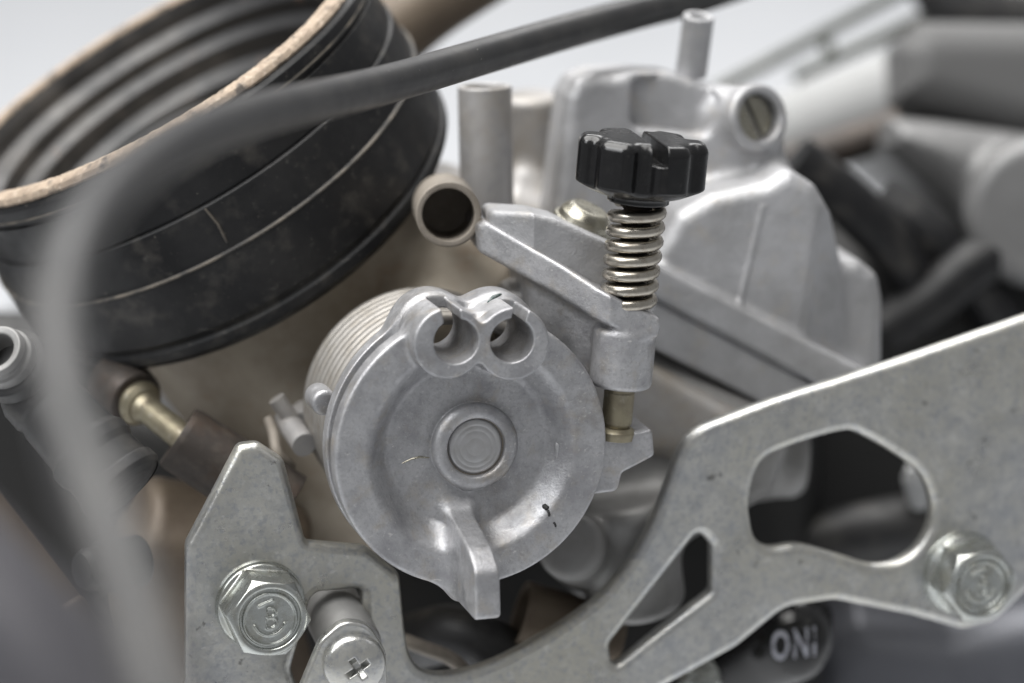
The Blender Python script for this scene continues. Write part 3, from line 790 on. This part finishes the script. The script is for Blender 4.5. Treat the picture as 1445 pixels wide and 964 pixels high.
# ------------------------------------------------------------------ left side: elbow hose, brass fitting, sleeve, lever
elb = thing("breather_hose", "short dusty black rubber hose with metal ring at the left edge", "hose", P(100, 610, -2))
e0_, e1_ = P(46, 548, -2), P(176, 690, -6)
ef = Frame(e0_, e1_ - e0_); EL = np.linalg.norm(e1_ - e0_)
lathe("hose", fillet([(4.9, -1), (5.5, 0.5), (5.5, 3.2), (5.1, 3.8), (5.4, 5.0), (5.7, 11), (6.3, 12), (6.3, 13.6), (5.8, 14.6), (6.1, EL - 1.0), (6.0, EL), (4.4, EL + 0.6), (0, EL + 0.6)][::-1], [0, .5, .5, .3, .5, .4, .5, .5, .4, .6, .6, .5, 0], closed=False), ef, M['hose'], elb, 56)
lathe("end_lip", fillet([(5.9, EL - 2.2), (6.4, EL - 2.0), (6.5, EL - 0.4), (5.9, EL + 0.2)][::-1], [0, .3, .4, 0], closed=False), ef, M['hose'], elb, 56)
mf = Frame(P(-3, 496, -10), nrm((-0.30, -0.82, 0.42)))
lathe("metal_ring", fillet([(2.5, -4), (2.5, 0.4), (3.6, 0.6), (3.9, -0.3), (3.7, -1.2), (4.3, -1.6), (4.4, -4)][::-1], [0, .4, .5, .3, .3, .4, 0], closed=False), mf, M['chamber'], elb, 48)
lathe("ring_bore", [(0, -3.8), (2.55, -3.8), (2.55, -0.3)], mf, M['dark'], elb, 32)
lathe("collar", fillet([(4.3, -3), (5.3, -3.4), (5.4, -5.6), (4.6, -6.4)][::-1], [0, .5, .5, 0], closed=False), mf, M['hose'], elb, 48)
tube("stem", spline([mf.out([(0, 0, -3.5)])[0], mf.out([(0, 0, -8)])[0], P(56, 560, -2)], 6), 4.9, M['hose'], elb, 32)

br = thing("brass_fitting", "dirty brass stub fitting below the rubber boot", "fitting", P(210, 580, 8))
f0, f1 = P(186, 560, 28), P(278, 634, 16)
bf = Frame(f0, f1 - f0); BL = np.linalg.norm(f1 - f0)
lathe("stem", fillet([(0, 0), (2.5, 0), (2.5, 4), (2.1, 5), (2.1, BL), (0, BL)][::-1], [0, 0, .2, .2, .6, 0], closed=False), bf, M['brass'], br, 40)
lathe("collar", fillet([(0, 1.4), (3.3, 1.4), (3.5, 2.0), (3.5, 2.7), (2.8, 3.6), (0, 3.6)][::-1], [0, .3, .2, .4, .4, 0], closed=False), bf, M['brass'], br, 40)
lathe("socket", fillet([(0, -6), (4.6, -6), (4.8, -1), (4.4, 1.3), (3.0, 1.4)][::-1], [0, .5, 1, .5, 0], closed=False), bf, M['rust'], br, 40)

r0_, r1_ = P(252, 616, 18), P(405, 716, 20)
rf = Frame(r0_, r1_ - r0_); RL = np.linalg.norm(r1_ - r0_)
tag(lathe("rusty_sleeve", fillet([(4.3, 6), (4.3, 0.3), (4.9, -0.3), (5.1, 0.8), (5.2, 8), (5.4, RL), (0, RL)][::-1], [0, .2, .3, .3, 2, .5, 0], closed=False), rf, M['rust'], segs=48),
    "rusty brown steel sleeve with open end beside the brass fitting", "sleeve")

lev = thing("choke_lever", "small grey lever pin with thin rod left of the wire spring", "lever", P(415, 605, 12))
lathe("pin", fillet([(0, 0), (1.75, 0), (1.85, 9), (0, 9)][::-1], [0, 0, .35, 0], closed=False), Frame(P(402, 590, 25), P(436, 637, 16) - P(402, 590, 25)), M['alu_dusty'], lev, 32)
lathe("stub", fillet([(0, 0), (1.5, 0), (1.5, 6), (0, 6)][::-1], [0, 0, .4, 0], closed=False), Frame(P(440, 615, 30), P(425, 572, 26) - P(440, 615, 30)), M['alu_dusty'], lev, 24)
lathe("upper_stub", fillet([(0, 0), (1.3, 0), (1.3, 8), (0, 8)][::-1], [0, 0, .4, 0], closed=False), Frame(P(432, 622, 24), P(394, 568, 22) - P(432, 622, 24)), M['alu_dusty'], lev, 24)
tube("rod", spline([P(380, 592, 24), P(386, 612, 22), P(392, 640, 20), P(412, 660, 22)], 6), 0.85, M['tan'], lev, 14)

# ------------------------------------------------------------------ lower centre and lower left castings
def lump(name, fn, lo, hi, h, mat, label, cat):
    V, Q, N = sdf(fn, lo, hi, h)
    return tag(make(name, CAMF.out(V), Q, mat, normals=N @ CAMF.M), label, cat)
cpt = lambda a, b, h: P(a, b, h) @ CAMF.M.T
lump("crankcase_boss", lambda x, y, z: smin(cyl(x, y, z, cpt(190, 745, 34), cpt(420, 790, 44), 8.5, 2.5), cyl(x, y, z, cpt(250, 720, 40), cpt(330, 1000, 48), 14, 3), 4),
     (-62, -60, -70), (-18, -10, -20), 0.8, M["brown"], "grey-brown dusty casting behind the left tip of the bracket", "casting")
lump("engine_bracket", lambda x, y, z: smin(smin(cyl(x, y, z, cpt(-60, 690, 22), cpt(190, 1010, 30), 4.6, 1.5), cyl(x, y, z, cpt(10, 800, 24), cpt(30, 830, 40), 1.9, 0.8), 2), cyl(x, y, z, cpt(95, 850, 16), cpt(180, 1010, 16), 2.6, 1), 2),
     (-90, -62, -55), (-48, -12, -8), 0.6, M['brown'], "brown bracket arm behind the blurred tube at lower left", "bracket")
ks = Frame(P(148, 800, 12), nrm((-0.75, -0.65, -0.1)))
tag(lathe("rubber_plug", fillet([(0, 4), (2.6, 4), (3.2, 3), (3.2, 1), (3.9, 0.6), (3.9, -6), (0, -6)][::-1], [0, .5, .5, .3, .3, 0, 0], closed=False), ks, M['hose'], segs=36), "small dark rubber plug behind the foreground cable", "plug")
s0, s1 = P(732, 866, 34), P(830, 895, 36)
tag(lathe("brown_sleeve", fillet([(4.6, 5), (4.7, 0.2), (5.2, 0), (5.3, 0.6), (5.2, 16), (0, 16)][::-1], [0, .2, .2, .2, .3, 0], closed=False), Frame(s0, s1 - s0), M['brown'], segs=40), "brown metal sleeve below the pulley, left of the arc of the bracket", "sleeve")
tag(tube("lower_hose", spline([P(585, 905, 44), P(640, 895, 36), P(700, 920, 34), P(750, 985, 36)], 8), 4.6, M['hose'], segs=28), "dark brown hose in the gap under the pulley tab", "hose")
tag(tube("bent_wire", spline([P(560, 900, 26), P(600, 915, 25), P(640, 932, 26), P(680, 975, 28)], 8), 1.1, M['tan'], segs=12), "thin tan wire curving in the gap above the bracket's lower edge", "wire")

# ------------------------------------------------------------------ cap with lettering under the bracket
cap = thing("switch_cap", "glossy black rubber cap lettered ONI below the bracket plate", "cap", P(1110, 905, 44))
c0, c1 = P(1000, 962, 54), P(1112, 902, 42)
CAPC, CAPR = P(1114, 901, 46), 6.9
def cap_fn(x, y, z):
    d = capsule(x, y, z, P(1020, 965, 56) @ CAMF.M.T, CAPC @ CAMF.M.T, 5.4, CAPR)
    return smin(d, capsule(x, y, z, CAPC @ CAMF.M.T, P(1158, 866, 49) @ CAMF.M.T, 4.6, 1.2), 4.0)
casting(cap_fn, (22, -62, -70), (58, -34, -32), 0.45, CAMF, M['plastic'], cap, [], "cap_shell")
fc = bpy.data.curves.new("tmp", 'FONT'); fc.body = "ONI"; fc.size = 6.2; fc.extrude = 0; fc.shear = 0.18; fc.offset = 0.16; fc.space_character = 1.22
fo = bpy.data.objects.new("tmp", fc); COL.objects.link(fo)
me = bpy.data.meshes.new_from_object(fo.evaluated_get(bpy.context.evaluated_depsgraph_get()))
bpy.data.objects.remove(fo)
import bmesh
bm = bmesh.new(); bm.from_mesh(me)
bmesh.ops.triangulate(bm, faces=bm.faces[:])
bmesh.ops.subdivide_edges(bm, edges=bm.edges[:], cuts=2)
tv = np.array([tuple(v.co) for v in bm.verts]); tf = [tuple(v.index for v in f.verts) for f in bm.faces]; bm.free()
tv[:, 0] -= (tv[:, 0].min() + tv[:, 0].max()) / 2; tv[:, 1] -= (tv[:, 1].min() + tv[:, 1].max()) / 2; tv[:, 0] *= 0.56
rot = math.radians(6); tx = tv[:, 0] * math.cos(rot) - tv[:, 1] * math.sin(rot); ty = tv[:, 0] * math.sin(rot) + tv[:, 1] * math.cos(rot)
tc_ = P(1119, 906, 42) @ CAMF.M.T
X, Y = tc_[0] + tx, tc_[1] + ty
Zt = np.full_like(X, -34.0)
for _ in range(60): Zt = Zt - np.maximum(cap_fn(X, Y, Zt), 0.0) * 0.9
make("lettering", CAMF.out(np.stack([X, Y, Zt + 0.06], 1)), tf, M['letter'], cap, sharp=0)

tag(lathe("hex_nut", fillet([(0, 3), (2.6, 3), (3.6, 1.5), (3.8, 0), (0, 0)][::-1], [0, .8, .5, 0, 0], closed=False), Frame(P(985, 960, 42), nrm((0.2, -0.8, 0.4))), M['bolt'], segs=24), "small bright nut at the bottom edge beside the black cap", "nut")

# ------------------------------------------------------------------ background machine parts
tag(tube("inner_pipe", spline([P(1090, 800, 92), P(1180, 765, 88), P(1270, 745, 88), P(1380, 735, 92)], 8), 5.6, M['hose'], segs=32), "dark pipe seen through the large opening of the bracket", "pipe")
tag(lathe("painted_glint", fillet([(0, 0), (2.0, 0), (2.2, 6), (1.2, 8), (0, 8)][::-1], [0, 0, .6, .5, 0], closed=False), Frame(P(1300, 712, 84), nrm((-0.25, -0.5, 0.8))), M['white'], segs=28), "small pale shape painted as a highlight at the right end of the bracket's large opening", "pin")  # bright highlight put into the colour of a small added shape
lump("engine_block", lambda x, y, z: np.minimum(np.minimum(extr(polyd(x, y, [CAMF.pix(*q, -112) for q in [(1120, 300), (1300, 330), (1460, 300), (1700, 330), (1700, 880), (1180, 860), (1000, 900)]]), z, -190, -112, 10),
     extr(polyd(x, y, [CAMF.pix(*q, -70) for q in [(-520, 420), (70, 440), (130, 560), (420, 640), (760, 720), (1180, 520), (1180, 1250), (-520, 1250)]]), z, -190, -82, 10)), 1e3 + 0 * x),
     (-190, -110, -194), (150, 50, -68), 2.2, M['dark'], "black oily engine block filling the gaps behind the bracket", "engine")
lump("air_box", lambda x, y, z: extr(polyd(x, y, [CAMF.pix(*q, -125) for q in [(1268, 64), (1300, 26), (1620, 30), (1620, 200), (1440, 190), (1268, 140)]]), z, -190, -124, 7),
     (62, 20, -195), (125, 66, -118), 1.3, material("dark_grey_box_plastic", (0.10, 0.10, 0.10), 0.0, 0.6), "blurred dark grey box at the upper right edge", "air box")
lump("engine_cover", lambda x, y, z: smin(extr(polyd(x, y, [CAMF.pix(*q, -108) for q in [(1258, 160), (1330, 165), (1620, 205), (1620, 360), (1420, 350), (1330, 270), (1255, 205)]]), z, -180, -110, 8), cyl(x, y, z, cpt(1470, 300, 115), cpt(1470, 300, 92), 13.5, 3.5), 3),
     (62, 8, -185), (125, 48, -85), 1.2, M['grey'], "blurred silver grey engine cover below the dark box at the right edge", "engine cover")
tag(tube("pale_pipe", [P(1085, 205, 150), P(1290, 125, 150)], 8.8, M['white'], segs=40), "blurred white pipe behind the carburetor cover", "pipe")
rack = thing("rear_stand", "thin olive double rail with cross bar blurred against the pale floor", "stand", P(1170, 60, 170))
tube("rail", [P(1010, 128, 170), P(1340, -48, 170)], 1.35, M['olive'], rack, 16)
tube("rail", [P(1120, 110, 168), P(1340, 8, 168)], 1.35, M['olive'], rack, 16)
tube("cross_bar", [P(1158, 42, 170), P(1176, 88, 168)], 1.3, M['olive'], rack, 16)
tag(tube("upper_hose", [P(1290, -60, 160), P(1330, 10, 160), P(1500, 30, 160)], 5, M['hose'], segs=24), "dark blurred hose in the top right corner", "hose")
for a, lab in (([(1120, 225, 92), (1190, 280, 94), (1260, 350, 98), (1320, 440, 104)], "dark grey blurred hose running down right behind the cover"),
               ([(1240, 285, 104), (1310, 330, 102), (1370, 390, 104), (1430, 480, 110)], "second dark grey hose, further right beside the engine cover"),
               ([(1250, 470, 100), (1320, 420, 98), (1390, 365, 98), (1500, 330, 100)], "black hose crossing above the right end of the bracket")):
    tag(tube("coolant_hose", spline([P(*q) for q in a], 8), 4.6, M['rubber'], segs=28), lab, "hose", "hoses behind the cover")
tag(tube("red_brown_strip", [P(1110, 232, 130), P(1270, 180, 130)], 3.6, M['rust'], segs=24), "reddish brown bar under the white pipe", "bar")
lump("lower_case", lambda x, y, z: extr(polyd(x, y, [CAMF.pix(*q, -110) for q in [(1110, 880), (1200, 830), (1330, 850), (1620, 780), (1620, 1250), (1050, 1250)]]), z, -150, -100, 12),
     (30, -105, -154), (125, -30, -96), 1.5, M['blue_grey'], "blurred blue-grey engine case in the lower right corner", "engine case")
tag(tube("brown_pipe", spline([P(470, 130, 84), P(545, 55, 84), P(610, 0, 84), P(720, -70, 84)], 8), 6.6, M['brown'], segs=36), "brown blurred pipe rising behind the boot at the top edge", "pipe")
